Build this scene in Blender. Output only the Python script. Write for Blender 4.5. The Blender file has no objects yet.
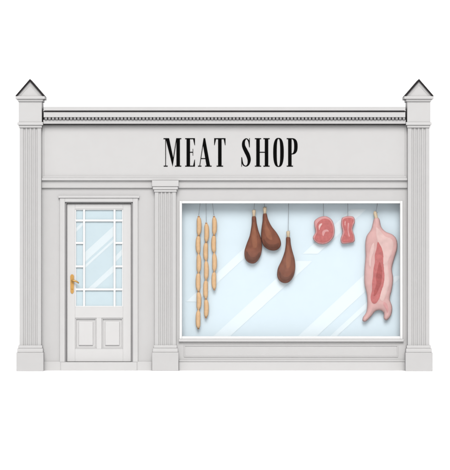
import bpy, bmesh, math, random
from mathutils import Vector, geometry, noise
random.seed(3)
S=0.014
def X(p): return (p-225)*S
def Z(p): return (370.5-p)*S
def lin(h):
    h=h.lstrip('#'); r=[]
    for i in (0,2,4):
        c=int(h[i:i+2],16)/255
        r.append(c/12.92 if c<=0.04045 else ((c+0.055)/1.055)**2.4)
    return r
K=0.42
def mat(name,hexc,k=1.0,rough=0.6,var=0.04,scale=6,bump=0.0,bscale=80,spec=0.25,metal=0,raw=False):
    k=k if raw else k*K
    m=bpy.data.materials.new(name); m.use_nodes=True
    nt=m.node_tree; b=nt.nodes['Principled BSDF']
    c=[min(v*k,0.92) for v in lin(hexc)]
    tc=nt.nodes.new('ShaderNodeTexCoord')
    n=nt.nodes.new('ShaderNodeTexNoise'); n.inputs['Scale'].default_value=scale; n.inputs['Detail'].default_value=6
    nt.links.new(tc.outputs['Object'],n.inputs['Vector'])
    r=nt.nodes.new('ShaderNodeValToRGB')
    r.color_ramp.elements[0].position=0.3; r.color_ramp.elements[1].position=0.7
    r.color_ramp.elements[0].color=[v*(1-var) for v in c]+[1]
    r.color_ramp.elements[1].color=[min(v*(1+var),0.95) for v in c]+[1]
    nt.links.new(n.outputs['Fac'],r.inputs['Fac']); nt.links.new(r.outputs['Color'],b.inputs['Base Color'])
    b.inputs['Roughness'].default_value=rough; b.inputs['Specular IOR Level'].default_value=spec
    b.inputs['Metallic'].default_value=metal
    if bump>0:
        n2=nt.nodes.new('ShaderNodeTexNoise'); n2.inputs['Scale'].default_value=bscale; n2.inputs['Detail'].default_value=4
        nt.links.new(tc.outputs['Object'],n2.inputs['Vector'])
        bp=nt.nodes.new('ShaderNodeBump'); bp.inputs['Strength'].default_value=bump; bp.inputs['Distance'].default_value=0.01
        nt.links.new(n2.outputs['Fac'],bp.inputs['Height']); nt.links.new(bp.outputs['Normal'],b.inputs['Normal'])
    return m
MS=dict(rough=.7,spec=.08)
M=dict(
 wall=mat('painted_wall','#dedddd',bump=0.06,var=0.012,spec=.1),
 fascia=mat('painted_fascia','#e3e2e2',bump=0.04,var=0.01,spec=.1),
 pil=mat('painted_pilaster','#dcdbdb',bump=0.04,var=0.012,spec=.1),
 trim=mat('painted_trim','#e3e2e2',var=0.01,spec=.1),
 door=mat('painted_door','#eae9e9',var=0.01,rough=0.45,spec=.15),
 frame=mat('window_frame_paint','#f8f8f8',k=1.1,var=0.01,rough=0.4),
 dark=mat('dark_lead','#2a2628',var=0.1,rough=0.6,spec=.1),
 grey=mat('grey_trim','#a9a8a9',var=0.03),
 letter=mat('black_enamel','#060606',rough=0.7,spec=0.03),
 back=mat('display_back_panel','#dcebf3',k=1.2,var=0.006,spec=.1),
 refl=mat('display_painted_reflection','#e8f3f8',k=1.22,var=0.004,spec=.1),  # paler blue, colour of the painted window reflections
 dglass=mat('door_pane','#d6e8f0',rough=0.12,spec=0.2,k=1.05,var=0.01),
 drefl=mat('door_pane_painted_reflection','#eaf5fa',rough=0.12,spec=0.2,k=1.05,var=0.01),  # paler blue, colour of the painted door reflections
 gold=mat('brass','#d9a75c',k=1.1,rough=0.35,metal=0.3),
 steel=mat('hook_steel','#a8adb2',rough=0.35,metal=0.4),
 ground=mat('ground_white','#ffffff',k=0.9,raw=True,var=0.004,scale=2),
 sky=mat('backdrop_white','#ffffff',k=0.92,raw=True,var=0.001),
 roof=mat('roof_lead','#8a8a8e',var=0.05),
 saus=mat('sausage_skin','#e9c092',k=1.08,var=0.07,scale=30,bump=0.05,**MS),
 tie=mat('sausage_tie','#bd8a58',k=1.1),
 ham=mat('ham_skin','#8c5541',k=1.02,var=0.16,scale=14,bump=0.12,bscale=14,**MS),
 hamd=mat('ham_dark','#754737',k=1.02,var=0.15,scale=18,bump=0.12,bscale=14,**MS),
 hamhl=mat('ham_painted_highlight','#9d644b',k=1.02,var=0.12,scale=18,bump=0.12,bscale=14,**MS),  # lighter brown that paints a highlight on the ham
 bone=mat('bone','#d9c3a4',k=1.1,var=0.08,scale=30),
 fat=mat('fat','#e2a5a4',k=1.05,var=0.05,scale=20,bump=0.05,bscale=20,**MS),
 skin=mat('pig_skin','#e6b8b4',k=1.05,var=0.06,scale=10,bump=0.08,bscale=14,**MS),
 skinl=mat('pig_fat_light','#eecac5',k=1.05,var=0.04,scale=16,bump=0.05,bscale=20,**MS),
 meat=mat('red_meat','#cc7573',k=1.05,var=0.12,scale=25,bump=0.1,bscale=20,**MS),
 meatd=mat('dark_meat','#b65a58',k=1.05,var=0.12,scale=25,bump=0.1,bscale=20,**MS),
)
def link(o,parent=None):
    bpy.context.collection.objects.link(o)
    if parent: o.parent=parent
    return o
def empty(name):
    e=bpy.data.objects.new(name,None); return link(e)
def obj(name,bm,m,parent=None,smooth=False,bevel=0):
    me=bpy.data.meshes.new(name); 
    bmesh.ops.recalc_face_normals(bm,faces=bm.faces)
    bm.to_mesh(me); bm.free()
    me.materials.append(M[m])
    if smooth: 
        for p in me.polygons: p.use_smooth=True
    o=bpy.data.objects.new(name,me); link(o,parent)
    if bevel:
        b=o.modifiers.new('b','BEVEL'); b.width=bevel; b.segments=2; b.limit_method='ANGLE'
    return o
def addbox(bm,x0,x1,y0,y1,f,b):
    vs=[bm.verts.new((X(x),d,Z(y))) for d in (f,b) for (x,y) in ((x0,y0),(x1,y0),(x1,y1),(x0,y1))]
    for q in ((0,1,2,3),(7,6,5,4),(0,4,5,1),(1,5,6,2),(2,6,7,3),(3,7,4,0)): bm.faces.new([vs[i] for i in q])
def box(name,x0,x1,y0,y1,f,b,m,parent,bevel=0.003):
    bm=bmesh.new(); addbox(bm,x0,x1,y0,y1,f,b)
    return obj(name,bm,m,parent,bevel=bevel)
def boxes(name,lst,m,parent,bevel=0.003):
    bm=bmesh.new()
    for l in lst: addbox(bm,*l)
    return obj(name,bm,m,parent,bevel=bevel)
def extr(bm,pts,f,b):
    a=[bm.verts.new((X(x),f,Z(y))) for x,y in pts]; c=[bm.verts.new((X(x),b,Z(y))) for x,y in pts]
    bm.faces.new(a); bm.faces.new(c[::-1]); n=len(pts)
    for i in range(n): bm.faces.new((a[i],a[(i+1)%n],c[(i+1)%n],c[i]))

# ---------------- setting
bm=bmesh.new(); g=[bm.verts.new(v) for v in ((-400,-300,0),(400,-300,0),(400,305,0),(-400,305,0))]; bm.faces.new(g)
obj('ground',bm,'ground')
bm=bmesh.new(); prev=None
for i in range(41):
    t=-1+i/20; x=t*380; y=300-60*t*t
    a=bm.verts.new((x,y,-1)); c=bm.verts.new((x,y,160))
    if prev: bm.faces.new((prev[0],a,c,prev[1]))
    prev=(a,c)
obj('sky',bm,'sky',smooth=True)

# ---------------- building
B=empty('meat_shop_building')
boxes('front_wall',[(41.4,61,188,371,0,.24),(61,137,188,198,0,.24),(137,180.5,188,371,0,.24),
  (180.5,401,188,201.5,0,.24),(401,407.6,188,371,0,.24),(180.5,401,338,371,0,.24)],'wall',B,0)
box('building_body',24,426,114,371,.30,3.4,'wall',B)
box('roof_slab',22,428,110,114,.30,3.5,'roof',B)
box('plinth_left',42,61,361.5,370.5,-.025,0,'trim',B)
box('door_step',61,137,362,370.5,-.04,.10,'trim',B)
box('plinth_mid',137,152,361.5,370.5,-.025,0,'trim',B)
box('plinth_window',179,406,361.5,370.5,-.025,0,'trim',B)
box('plinth_cap_window',179,406,359.8,361.5,-.035,0,'pil',B,.004)
# fascia
box('fascia_board',41.9,407.1,125,178,-.05,.25,'fascia',B,0)
boxes('fascia_moulding',[(43,406,126,127.2,-.062,-.048),(43,406,176,178,-.07,-.048),(43,44.5,127.2,176,-.06,-.048),(404.5,406,127.2,176,-.06,-.048)],'pil',B,.003)
boxes('fascia_lower_ledge',[(41.9,407.1,178,180.5,-.075,.25)],'trim',B,.005)
boxes('fascia_lower_band',[(41.9,407.1,180.5,187.9,-.035,.25)],'wall',B,0)
# cornice
box('cornice_top',44.5,404.5,107.3,111.2,-.20,.3,'trim',B,.006)
box('cornice_dark_line',45,404,111.2,112.4,-.19,.3,'dark',B,0)  # thin dark strip below the cornice top
box('cornice_mid',44.5,404.5,112.4,117.8,-.18,.3,'trim',B,.004)
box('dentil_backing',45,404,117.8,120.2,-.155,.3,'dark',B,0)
bm=bmesh.new(); x=45.5
while x<403:
    addbox(bm,x,x+2.4,117.9,120.1,-.17,-.15); x+=3.6
obj('dentils',bm,'grey',B,bevel=.001)
box('cornice_low',44,405,120.2,124.2,-.145,.3,'pil',B,.004)
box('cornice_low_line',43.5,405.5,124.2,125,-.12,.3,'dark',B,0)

def pilaster(x0,x1,ytop,ybot,f,name,P,n=4):
    w=x1-x0; bm=bmesh.new(); pts=[(x0,.245)]
    m=w*0.14; pts.append((x0,f)); fl=(w-2*m)/n
    for i in range(n):
        a=x0+m+i*fl+fl*.17; b=x0+m+(i+1)*fl-fl*.17; c=(a+b)/2; r=(b-a)/2
        for k in range(9):
            t=math.pi*k/8; pts.append((c-r*math.cos(t), f+0.017*math.sin(t)))
    pts+=[(x1,f),(x1,.245)]
    lo=[bm.verts.new((X(px),d,Z(ybot))) for px,d in pts]; hi=[bm.verts.new((X(px),d,Z(ytop))) for px,d in pts]
    for i in range(len(pts)):
        j=(i+1)%len(pts); bm.faces.new((lo[i],lo[j],hi[j],hi[i]))
    bm.faces.new(lo); bm.faces.new(hi[::-1])
    obj(name+'_shaft',bm,'pil',P)
def side_pilaster(cx,nm):
    l,r=cx-10.8,cx+10.8
    pilaster(l,r,128,345,-.13,nm,B)
    boxes(nm+'_base',[(l-2.6,r+2.6,352,370.5,-.19,.24)],'pil',B,.005)
    boxes(nm+'_base_mould',[(l-1.2,r+1.2,345,348,-.155,.24),(l-2,r+2,348,352,-.172,.24)],'trim',B,.006)
    boxes(nm+'_capital',[(l-.8,r+.8,125.5,128,-.15,.24),(l-2,r+2,122.5,125.5,-.17,.24)],'trim',B,.005)
    box(nm+'_upper_block',l-.8,r+.8,102,122.5,-.155,.24,'fascia',B,.004)
    boxes(nm+'_upper_mould',[(l-1.8,r+1.8,99.6,102,-.175,.26)],'trim',B,.004)
    boxes(nm+'_cap',[(l-3.8,r+3.8,96.6,99.6,-.20,.28)],'fascia',B,.004)
    bm=bmesh.new(); extr(bm,[(cx-12.5,96.5),(cx+12.5,96.5),(cx,82.2)],-.18,.26); obj(nm+'_gable',bm,'fascia',B)
    bm=bmesh.new()
    extr(bm,[(cx-14.6,96.5),(cx-12.6,96.5),(cx,82.0),(cx,79.6)],-.21,.29)
    extr(bm,[(cx+12.6,96.5),(cx+14.6,96.5),(cx,79.6),(cx,82.0)],-.21,.29)
    obj(nm+'_gable_roof',bm,'dark',B)
    bm=bmesh.new()
    extr(bm,[(cx-10.6,96.4),(cx-9.6,96.4),(cx,85.8),(cx,84.7)],-.186,-.178)
    extr(bm,[(cx+9.6,96.4),(cx+10.6,96.4),(cx,84.7),(cx,85.8)],-.186,-.178)
    obj(nm+'_gable_inner_mould',bm,'pil',B)
side_pilaster(31,'left_pilaster'); side_pilaster(418,'right_pilaster')
pilaster(155,176,192,345,-.07,'middle_pilaster',B)
boxes('middle_pilaster_base',[(152.3,178.7,352,370.5,-.125,0)],'pil',B,.005)
boxes('middle_pilaster_base_mould',[(154,177,345,348,-.09,0),(153,178,348,352,-.107,0)],'trim',B,.006)
boxes('middle_pilaster_capital',[(154.2,176.8,189.5,192,-.085,0),(153,178,186.5,189.5,-.10,0),(152.2,178.8,180.6,186.5,-.115,-.03)],'trim',B,.005)

# ---------------- door
D=bpy.data.objects.new('shop_door',None); link(D,B)
boxes('door_architrave',[(60,65,198,362,-.03,.02),(133,138,198,362,-.03,.02),(65,133,198,202,-.03,.02),(58.5,139.5,195.8,198,-.045,.0)],'trim',D,.004)
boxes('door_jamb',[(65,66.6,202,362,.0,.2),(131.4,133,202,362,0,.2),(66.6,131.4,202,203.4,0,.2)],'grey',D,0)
boxes('door_leaf',[(67,75,204,361.6,.03,.09),(123,131,204,361.6,.03,.09),(75,123,204,209,.03,.09),
 (75,123,307,318,.03,.09),(75,123,349,361.6,.03,.09),(96.5,101.5,318,349,.03,.09)],'door',D,.003)
box('door_lower_back',75,123,318,349,.062,.085,'door',D,0)
boxes('door_raised_panel',[(78.5,93,321.5,345.5,.042,.062),(105,119.5,321.5,345.5,.042,.062)],'door',D,.009)
boxes('door_panel_bead',[(75,96.5,318,319.2,.04,.062),(75,96.5,347.8,349,.04,.062),(75,76.2,319.2,347.8,.04,.062),(95.3,96.5,319.2,347.8,.04,.062),
 (101.5,123,318,319.2,.04,.062),(101.5,123,347.8,349,.04,.062),(101.5,102.7,319.2,347.8,.04,.062),(121.8,123,319.2,347.8,.04,.062)],'pil',D,.002)
box('door_glazing',75,123,209,307,.062,.08,'dglass',D,0)
mv=[(83,85),(113.5,115.5)]
boxes('door_muntins',[(a,b,209,307,.036,.061) for a,b in mv]+[(75,123,219.5,221.5,.038,.061),(75,123,288.5,290.5,.038,.061)]
  +[(a,b,y,y+2,.038,.061) for a,b in((75,83),(115.5,123)) for y in (242,265.5)]+[(75,76,209,307,.04,.061),(122,123,209,307,.04,.061),(76,122,209,210,.04,.061),(76,122,306,307,.04,.061)],'frame',D,.002)
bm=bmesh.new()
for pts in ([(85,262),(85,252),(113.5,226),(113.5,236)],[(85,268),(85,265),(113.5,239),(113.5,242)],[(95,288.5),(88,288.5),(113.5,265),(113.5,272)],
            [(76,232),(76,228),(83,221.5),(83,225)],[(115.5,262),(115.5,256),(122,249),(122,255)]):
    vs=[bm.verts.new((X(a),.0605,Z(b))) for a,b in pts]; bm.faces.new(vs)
obj('door_painted_reflections',bm,'drefl',D)  # glass reflections painted as pale diagonal sheets on the door panes
def tube(bm,pts,rs,seg=12):
    prev=None; n=len(pts)
    for i,p in enumerate(pts):
        d=(pts[min(i+1,n-1)]-pts[max(i-1,0)]).normalized()
        u=d.cross(Vector((0,1,0))); 
        if u.length<.05: u=d.cross(Vector((1,0,0)))
        u.normalize(); v=d.cross(u).normalized()
        ring=[bm.verts.new(p+rs[i]*(math.cos(2*math.pi*k/seg)*u+math.sin(2*math.pi*k/seg)*v)) for k in range(seg)]
        if prev:
            for k in range(seg): bm.faces.new((prev[k],prev[(k+1)%seg],ring[(k+1)%seg],ring[k]))
        else: bm.faces.new(ring)
        prev=ring
    bm.faces.new(prev)
bm=bmesh.new(); extr(bm,[(70.2,276),(71.2,274.4),(73,274.4),(74,276),(73.8,292),(72.8,293.6),(71.4,293.6),(70.4,292)],.022,.03)
obj('door_handle_plate',bm,'gold',D,bevel=.001)
bm=bmesh.new()
P=lambda x,y,d: Vector((X(x),d,Z(y)))
tube(bm,[P(72.1,280.5,.025),P(72.1,280.5,-.01),P(72.6,280.5,-.02),P(74,280.6,-.025),P(77,281.6,-.024),P(79,283.2,-.022)],[.012,.012,.014,.014,.012,.009])
tube(bm,[P(72.1,289,.025),P(72.1,289,.016)],[.010,.008])
obj('door_handle_lever',bm,'gold',D,smooth=True)

# ---------------- window
W=bpy.data.objects.new('display_window',None); link(W,B)
boxes('window_frame',[(179.5,182,201,339,-.02,.06),(400,402.5,201,339,-.02,.06),(182,400,201,203.4,-.02,.06),(182,400,336.3,339,-.02,.06)],'frame',W,.004)
box('window_sill',178.8,403.5,339,341.5,-.05,.0,'trim',W,.004)
boxes('panel_below_window_moulding',[(184,398,345,346,-.01,0),(184,398,356,357,-.01,0),(184,185,346,356,-.01,0),(397,398,346,356,-.01,0)],'pil',B,.002)
box('window_back_panel',180.5,401,201.5,338,.185,.235,'back',W,0)
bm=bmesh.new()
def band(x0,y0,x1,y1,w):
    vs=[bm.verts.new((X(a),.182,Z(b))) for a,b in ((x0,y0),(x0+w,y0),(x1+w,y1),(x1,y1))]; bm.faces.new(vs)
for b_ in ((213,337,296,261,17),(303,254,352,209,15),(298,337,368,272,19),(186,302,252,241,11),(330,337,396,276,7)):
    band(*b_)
obj('window_painted_reflections',bm,'refl',W)  # glass reflections painted as pale diagonal sheets in front of the back panel
gm=bpy.data.materials.new('clear_glass'); gm.use_nodes=True; nt=gm.node_tree; nt.nodes.clear()
o=nt.nodes.new('ShaderNodeOutputMaterial'); mx=nt.nodes.new('ShaderNodeMixShader'); tr=nt.nodes.new('ShaderNodeBsdfTransparent'); gl=nt.nodes.new('ShaderNodeBsdfGlossy')
gl.inputs['Roughness'].default_value=.03; mx.inputs['Fac'].default_value=.02; tr.inputs['Color'].default_value=(.99,.995,1,1)
nt.links.new(tr.outputs[0],mx.inputs[1]); nt.links.new(gl.outputs[0],mx.inputs[2]); nt.links.new(mx.outputs[0],o.inputs[0]); M['glass']=gm
bm=bmesh.new(); bm.faces.new([bm.verts.new((X(a),.02,Z(b))) for a,b in ((182,203.4),(400,203.4),(400,336.3),(182,336.3))]); obj('glass_pane',bm,'glass',W)

# ---------------- lettering
L=empty('meat_shop_sign')
T,Bo=138.3,166.7
LF,LB=-.0545,-.0502
cnt=[0]
def lett(name,polys):
    bm=bmesh.new()
    for p in polys:
        cnt[0]+=1; extr(bm,p,LF-0.0002*(cnt[0]%9),LB)
    obj('letter_'+name,bm,'letter',L)
R=lambda a,b,c,d:[(a,c),(b,c),(b,d),(a,d)]
h=1.0
lett('m',[R(163.6,166.8,T,T+h),R(165.4,166.1,T+h,Bo-h),R(163.8,167.8,Bo-h,Bo),
  [(165.6,T),(169.2,T),(173.7,Bo-7),(172.7,Bo)],[(172.9,Bo-1),(172.6,Bo-5),(176.3,T),(177.0,T)],
  R(176.5,180.0,T,Bo),R(175,181.4,Bo-h,Bo),R(177,181.4,T,T+h)])
lett('e',[R(186.6,190.1,T,Bo),R(185.2,195,T,T+h),R(185.2,195,Bo-h,Bo),R(190,192.9,151.9,152.8),R(192.7,193.2,149,155.7),
  [(195,T),(195,T+7),(194.5,T+7),(193.2,T+h)],[(195,Bo),(195,Bo-7),(194.5,Bo-7),(193.2,Bo-h)]])
lett('a',[[(203.6,T),(205.2,T),(210.3,Bo),(206.7,Bo),(202.9,T+6)],[(203.6,T),(204.0,T+2),(200.0,Bo),(199.3,Bo)],R(201.2,206,158.2,159.1),R(198,201.5,Bo-h,Bo),R(205.1,211.7,Bo-h,Bo)])
lett('t',[R(218.1,221.6,T,Bo),R(214.2,225.5,T,T+h),R(216.6,223.1,Bo-h,Bo),[(214.2,T),(214.2,T+7),(214.7,T+7),(216,T+h)],[(225.5,T),(225.5,T+7),(225,T+7),(223.7,T+h)]])
def catmull(pts,closed=True,n=6):
    out=[];N=len(pts)
    rng=range(N if closed else N-1)
    for i in rng:
        g=lambda k: pts[k%N] if closed else pts[max(0,min(N-1,k))]
        p0,p1,p2,p3=g(i-1),g(i),g(i+1),g(i+2)
        for s in range(n):
            t=s/n
            out.append(tuple(.5*((2*p1[k])+(-p0[k]+p2[k])*t+(2*p0[k]-5*p1[k]+4*p2[k]-p3[k])*t*t+(-p0[k]+3*p1[k]-3*p2[k]+p3[k])*t**3) for k in range(len(p1))))
    if not closed: out.append(tuple(pts[-1]))
    return out
cl=catmull([(249.4,147.2,.35),(248.7,141.2,.7),(246.2,138.8,.45),(243.8,141.5,1.25),(243.6,146,1.65),(245.8,151,1.95),(248.0,155.5,1.95),(249.1,160,1.65),(248.2,164.4,1.0),(245.6,166.2,.45),(242.8,164,.65),(241.7,157.4,.35)],False,6)
def stroke(pts):
    A=[];Bb=[]
    for i,(x,y,w) in enumerate(pts):
        q=pts[min(i+1,len(pts)-1)]; p=pts[max(i-1,0)]
        dx,dy=q[0]-p[0],q[1]-p[1]; l=math.hypot(dx,dy) or 1
        A.append((x-dy/l*w,y+dx/l*w)); Bb.append((x+dy/l*w,y-dx/l*w))
    return A,Bb
def strip(name,A,Bb,extra=(),closed=False):
    bm=bmesh.new(); f,b=LF,LB; n=len(A)
    V=[[bm.verts.new((X(p[0]),d,Z(p[1]))) for p in q] for q in (A,Bb) for d in (f,b)]
    for i in range(n if closed else n-1):
        j=(i+1)%n
        bm.faces.new((V[0][i],V[0][j],V[2][j],V[2][i])); bm.faces.new((V[1][i],V[3][i],V[3][j],V[1][j]))
        bm.faces.new((V[0][i],V[1][i],V[1][j],V[0][j])); bm.faces.new((V[2][i],V[2][j],V[3][j],V[3][i]))
    for k,p in enumerate(extra): extr(bm,p,f-.0003*(k+1),b)
    obj('letter_'+name,bm,'letter',L)
A,Bb=stroke(cl); strip('s',A,Bb,[R(249.2,249.8,T,147.5),R(241.3,241.9,157.3,Bo)])
lett('h',[R(256.2,259.7,T,Bo),R(264.7,268.2,T,Bo),R(259.7,264.7,151.9,152.8),R(254.8,261.1,T,T+h),R(254.8,261.1,Bo-h,Bo),R(263.3,269.6,T,T+h),R(263.3,269.6,Bo-h,Bo)])
def sup(cx,cy,a,b,e=2.6,n=48):
    o=[]
    for i in range(n):
        t=2*math.pi*i/n; c,s=math.cos(t),math.sin(t)
        o.append((cx+a*math.copysign(abs(c)**(2/e),c),cy+b*math.copysign(abs(s)**(2/e),s)))
    return o
strip('o',sup(278.4,152.5,5.3,14.5),sup(278.4,152.5,1.7,13.6),closed=True)
def half(cx,cy,a,b,n=24,e=2.6):
    o=[]
    for i in range(n+1):
        t=-math.pi/2+math.pi*i/n; c,s=math.cos(t),math.sin(t)
        o.append((cx+a*max(0,c)**(2/e),cy+b*math.copysign(abs(s)**(2/e),s)))
    return o
strip('p',half(291.4,146.4,6.1,8.1),half(291.4,146.4,2.6,7.2),[R(288,291.5,T,Bo),R(286.6,292.9,Bo-h,Bo),R(286.6,289,T,T+h)])

# ---------------- meats
YC=0.115
def inside(p,poly):
    c=False;n=len(poly);j=n-1
    for i in range(n):
        a,b=poly[i],poly[j]
        if (a[1]>p[1])!=(b[1]>p[1]) and p[0]<(b[0]-a[0])*(p[1]-a[1])/(b[1]-a[1])+a[0]: c=not c
        j=i
    return c
def dist(p,poly):
    m=1e9;n=len(poly)
    for i in range(n):
        a,b=poly[i],poly[(i+1)%n]; dx,dy=b[0]-a[0],b[1]-a[1]; L2=dx*dx+dy*dy or 1e-9
        t=max(0,min(1,((p[0]-a[0])*dx+(p[1]-a[1])*dy)/L2)); q=math.hypot(p[0]-a[0]-t*dx,p[1]-a[1]-t*dy)
        m=min(m,q)
    return m
class Shape:
    def __init__(s,pts,T,R,bump=0,n=5): s.poly=catmull(pts,True,n); s.T=T; s.R=R; s.bump=bump
    def h(s,p):
        if not inside(p,s.poly): return 0
        d=min(dist(p,s.poly)/s.R,1); v=s.T*math.sqrt(max(0,1-(1-d)**2))
        return v*(1+s.bump*noise.noise(Vector((p[0]*.16,p[1]*.16,s.T*50))))
def tri(poly,step):
    xs=[p[0] for p in poly]; ys=[p[1] for p in poly]; pts=[Vector(p) for p in poly]; n=len(poly)
    y=min(ys)+step/2; r=0
    while y<max(ys):
        x=min(xs)+(step/2 if r%2 else 0)
        while x<max(xs):
            if inside((x,y),poly) and dist((x,y),poly)>step*.45: pts.append(Vector((x,y)))
            x+=step
        y+=step*.87; r+=1
    res=geometry.delaunay_2d_cdt(pts,[],[list(range(n))],1,1e-5)
    return res[0],res[2]
def puff(name,s,m,parent,step=1.0):
    vs,fs=tri(s.poly,step); bm=bmesh.new()
    hs=[s.h((v[0],v[1])) for v in vs]
    edge=[dist((v[0],v[1]),s.poly)<1e-3 for v in vs]
    F=[bm.verts.new((X(v[0]),YC-(0 if edge[i] else hs[i]),Z(v[1]))) for i,v in enumerate(vs)]
    K_=[F[i] if edge[i] else bm.verts.new((X(v[0]),YC+min(hs[i],.055),Z(v[1]))) for i,v in enumerate(vs)]
    for f in fs:
        try: bm.faces.new([F[i] for i in f])
        except: pass
        try: bm.faces.new([K_[i] for i in f][::-1])
        except: pass
    return obj(name,bm,m,parent,smooth=True)
def overlay(name,pts,base,m,parent,lift=.0025,T=.003,R=1.5,step=.8):
    s=Shape(pts,T,R); vs,fs=tri(s.poly,step); bm=bmesh.new()
    F=[bm.verts.new((X(v[0]),YC-base.h((v[0],v[1]))-lift-s.h((v[0],v[1])),Z(v[1]))) for v in vs]
    for f in fs:
        try: bm.faces.new([F[i] for i in f])
        except: pass
    return obj(name,bm,m,parent,smooth=True)
def hook(parent,x,y0,y1,dx=0,r=.0035,m='steel',curl=True,d=YC):
    bm=bmesh.new()
    pts=[P(x,y0,d)]+[P(x+dx*t,y0+(y1-y0)*t,d) for t in (.3,.6,1)]
    if curl: pts+=[P(x+dx+.9,y1+1.2,d-.004),P(x+dx+1.8,y1+.2,d-.006)]
    tube(bm,pts,[r]*len(pts),8); obj('hook',bm,m,parent,smooth=True)

def sausages(x0,y0,ends,xs,topx,top=200):
    e=empty('sausage_string'); bm=bmesh.new()
    n=ends[1]; L_=(ends[0]-y0)/n; pts=[];rs=[]
    for k in range(n):
        off=[.5,-.5,.35,-.4,.5,-.3,.2][k%7]
        for i in range(13):
            t=i/12; a=abs(2*t-1)
            r=2.4*math.sqrt(max(0,1-a**4.6))
            pts.append(P(x0+xs*(k+t)/n+off*math.sin(math.pi*t)*1.1,y0+L_*(k+.02+.96*t),YC+.01*math.sin(k*2.1)))
            rs.append(max(r,.85)*S)
    tube(bm,pts,rs,14); obj('links',bm,'saus',e,smooth=True)
    bm=bmesh.new()
    for k in range(n+1):
        y=y0+L_*k; c=x0+xs*k/n; tube(bm,[P(c,y-.5,YC),P(c,y+.5,YC)],[1.0*S]*2,10)
    obj('ties',bm,'tie',e,smooth=True)
    hook(e,topx,top,y0-1,x0-topx,curl=False,r=.003)
sausages(198.6,216.5,(329,6),-.3,200.5)
sausages(206.2,223,(318,5),-.4,206)
sausages(214,216.5,(290,4),.3,212)

def ham(pts,top,light,darkp,strtop):
    e=empty('cured_ham'); s=Shape(pts,.065,7.5,.14)
    puff('ham_body',s,'ham',e,.9)
    overlay('ham_highlight_patch',light,s,'hamhl',e); overlay('ham_dark_side',darkp,s,'hamd',e)  # first overlay is a painted highlight, second a darker brown patch
    bm=bmesh.new(); tx,ty=top
    tube(bm,[P(tx,ty-5,YC),P(tx,ty-4.4,YC),P(tx,ty-3,YC),P(tx,ty-.5,YC),P(tx,ty+3.5,YC)],[.012,.025,.027,.021,.018],12)
    obj('shank_bone',bm,'bone',e,smooth=True)
    hook(e,strtop,200,ty-5.5,tx-strtop)
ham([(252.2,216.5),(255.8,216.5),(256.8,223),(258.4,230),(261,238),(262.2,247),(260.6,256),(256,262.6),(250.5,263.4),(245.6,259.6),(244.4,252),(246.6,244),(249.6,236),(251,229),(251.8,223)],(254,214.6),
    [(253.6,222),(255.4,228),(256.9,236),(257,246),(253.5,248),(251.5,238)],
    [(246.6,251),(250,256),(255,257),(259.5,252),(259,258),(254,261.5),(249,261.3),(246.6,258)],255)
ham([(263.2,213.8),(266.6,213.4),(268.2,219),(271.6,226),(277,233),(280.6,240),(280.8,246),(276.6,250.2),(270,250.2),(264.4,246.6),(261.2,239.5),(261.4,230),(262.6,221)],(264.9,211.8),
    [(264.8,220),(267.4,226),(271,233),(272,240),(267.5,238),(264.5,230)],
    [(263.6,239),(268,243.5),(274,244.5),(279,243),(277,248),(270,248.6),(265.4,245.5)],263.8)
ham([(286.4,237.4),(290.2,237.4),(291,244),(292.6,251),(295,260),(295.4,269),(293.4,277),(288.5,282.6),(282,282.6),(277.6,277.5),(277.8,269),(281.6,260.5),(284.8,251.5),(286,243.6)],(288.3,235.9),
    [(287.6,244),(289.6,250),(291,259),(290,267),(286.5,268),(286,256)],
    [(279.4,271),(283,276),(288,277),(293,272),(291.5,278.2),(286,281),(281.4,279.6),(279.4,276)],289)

# pork chop
e=empty('pork_chop'); s=Shape([(317,218.6),(322,216.4),(327.6,216.6),(332.6,220.6),(334.8,228),(334.2,236),(330,241.8),(323.6,244.4),(317,243),(313,238),(315.6,232),(314.6,226),(314.4,221.6)],.022,2.0,.05)
puff('chop_fat',s,'fat',e,.9)
overlay('chop_meat',[(316.6,226),(319,221.5),(324,218.6),(329.6,220),(333,226),(333,235),(329,240.6),(323,242.8),(317.4,241.4),(314.8,238),(317.2,232)],s,'meat',e)
overlay('chop_dark',[(322,226),(327,223),(331,228),(330.6,235.4),(326.4,240),(320,239.6),(317.6,237.6),(320,233)],s,'meatd',e,lift=.004,T=.001)
overlay('chop_marbling',[(318.6,225),(321,223),(323,223.6),(320.8,227),(319.6,231),(318.6,229)],s,'skinl',e,lift=.005,T=.001)
overlay('chop_marbling_vein',[(323,231),(327,229.4),(329,231.4),(325.6,232),(323.6,236),(322.4,234)],s,'fat',e,lift=.006,T=.001)
hook(e,323.5,200,218,.4)
e=empty('beef_steak'); s=Shape([(343,217.4),(348.5,216),(354,217),(355.2,222),(352.8,229),(354.8,236),(354.6,241.6),(348.6,243.4),(342.4,243.6),(340.8,239),(342.8,232),(341.4,225),(341.6,220)],.022,2.0,.05)
puff('steak_fat',s,'fat',e,.9)
overlay('steak_meat',[(343.4,219.4),(349,217.6),(353.8,219.4),(352.4,225),(351.6,230),(353.6,236),(353,241),(348,242),(343,242),(342.4,238.4),(344.6,232),(343,225)],s,'meat',e)
overlay('steak_dark',[(347,221),(351.6,220.6),(350.6,227),(350.6,232),(352.2,238),(348.6,241),(345,239.6),(347,233),(346.4,228)],s,'meatd',e,lift=.004,T=.001)
overlay('steak_marbling',[(344.8,221),(346,221),(346,225),(345.2,228),(344.6,225)],s,'skinl',e,lift=.005,T=.001)
overlay('steak_marbling_vein',[(348,223),(349.4,224),(348.8,230),(350,236),(348.8,236),(347.8,230)],s,'fat',e,lift=.006,T=.001)
hook(e,348,200,217.6,.2)

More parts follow.
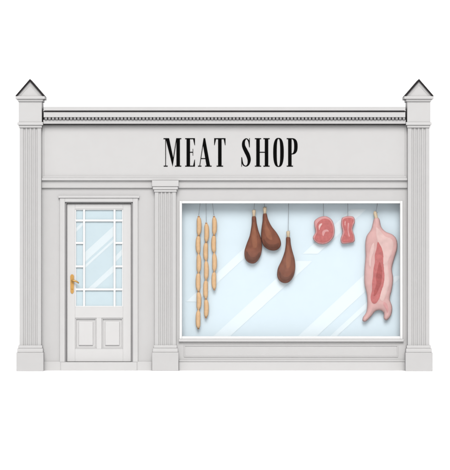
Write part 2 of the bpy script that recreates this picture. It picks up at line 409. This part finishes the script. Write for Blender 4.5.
# carcass
e=empty('pig_carcass')
s=Shape([(374.2,219),(377,217.2),(379.8,219),(381.8,227),(386.4,231.8),(393,234.6),(397.2,240),(397.6,249),(394.6,259),(392.4,269),(393.6,279),(392.2,290),(390.2,299),(392.6,307),(391.6,315),(387.4,320.4),(384.2,318.8),(384,313),(380.4,310.4),(375.6,311.6),(371.6,316.4),(366.4,321.6),(363,321.2),(363.2,317.6),(366.6,312.2),(367.6,304),(367,294),(364.8,284),(364.8,270),(365.8,256),(365.6,244),(367,236),(371.6,229)],.06,7,.18)
puff('carcass_body',s,'skin',e,1.0)
overlay('fat_lining',[(376,228),(379.6,229.6),(385,236),(391,238.6),(393.6,244),(392,253),(388,262),(388.6,272),(389.6,282),(386.6,294),(383,301),(379.4,297),(381,286),(379.6,274),(382,262),(381.6,250),(377.6,241)],s,'skinl',e)
overlay('cavity_meat',[(378,242),(381.4,247),(383.6,254),(383.8,262),(384.6,270),(385,278),(384,285),(381.6,292),(379.4,298.5),(375.6,303.6),(372,302.4),(370.8,297),(372.2,290),(372.2,283),(373.2,276),(373.6,269),(375,262),(375,255),(376.6,249)],s,'meat',e,lift=.005,T=.001)
overlay('dark_meat',[(379.6,262),(382,268),(382.2,276),(381,284),(378.6,290),(375.8,295),(373.8,296),(374.6,290),(376.4,284),(376.2,277),(377.4,270)],s,'meatd',e,lift=.007,T=.001)
overlay('inner_fat_patch',[(371.6,246),(374,243),(374.4,250),(371.6,258),(370.6,267),(369,263),(369.6,254)],s,'skinl',e,lift=.005)
overlay('shoulder_meat_streak',[(384,302),(387,304),(388.6,309),(387.6,313),(385.8,309),(383.6,305)],s,'fat',e,lift=.004,T=.001)
bm=bmesh.new(); tube(bm,[P(375.2,211,YC),P(375.4,213,YC),P(376.4,217,YC),P(377.2,222,YC)],[.012,.026,.024,.034],12); obj('trotter',bm,'bone',e,smooth=True)
hook(e,378.5,200,212,-2.2,r=.004)

# ---------------- light
el,az=math.radians(38),0.0
w=bpy.data.worlds.new('World'); bpy.context.scene.world=w; w.use_nodes=True; nt=w.node_tree
bg=nt.nodes['Background']; sk=nt.nodes.new('ShaderNodeTexSky'); sk.sky_type='NISHITA'; sk.sun_disc=False
sk.sun_elevation=el; sk.sun_rotation=math.pi-az; sk.dust_density=3
hs=nt.nodes.new('ShaderNodeHueSaturation'); hs.inputs['Saturation'].default_value=.14
nt.links.new(sk.outputs[0],hs.inputs['Color']); nt.links.new(hs.outputs[0],bg.inputs['Color']); bg.inputs['Strength'].default_value=.15
sl=bpy.data.lights.new('sun','SUN'); sl.energy=3.4; sl.angle=math.radians(30); sl.color=(1,.988,.972)
so=bpy.data.objects.new('sun',sl); link(so)
d=Vector((math.sin(az)*math.cos(el),-math.cos(az)*math.cos(el),math.sin(el)))
so.rotation_euler=d.to_track_quat('Z','Y').to_euler()
# ---------------- camera
c=bpy.data.cameras.new('camera'); co=bpy.data.objects.new('camera',c); link(co)
co.location=(0,-40,Z(235)); co.rotation_euler=(math.pi/2,0,0)
c.sensor_fit='VERTICAL'; c.sensor_height=36; c.sensor_width=36; c.lens=36*40/(470*S); c.clip_end=2000
bpy.context.scene.camera=co
v=bpy.context.scene.view_settings; v.view_transform='Standard'; v.look='None'; v.exposure=0
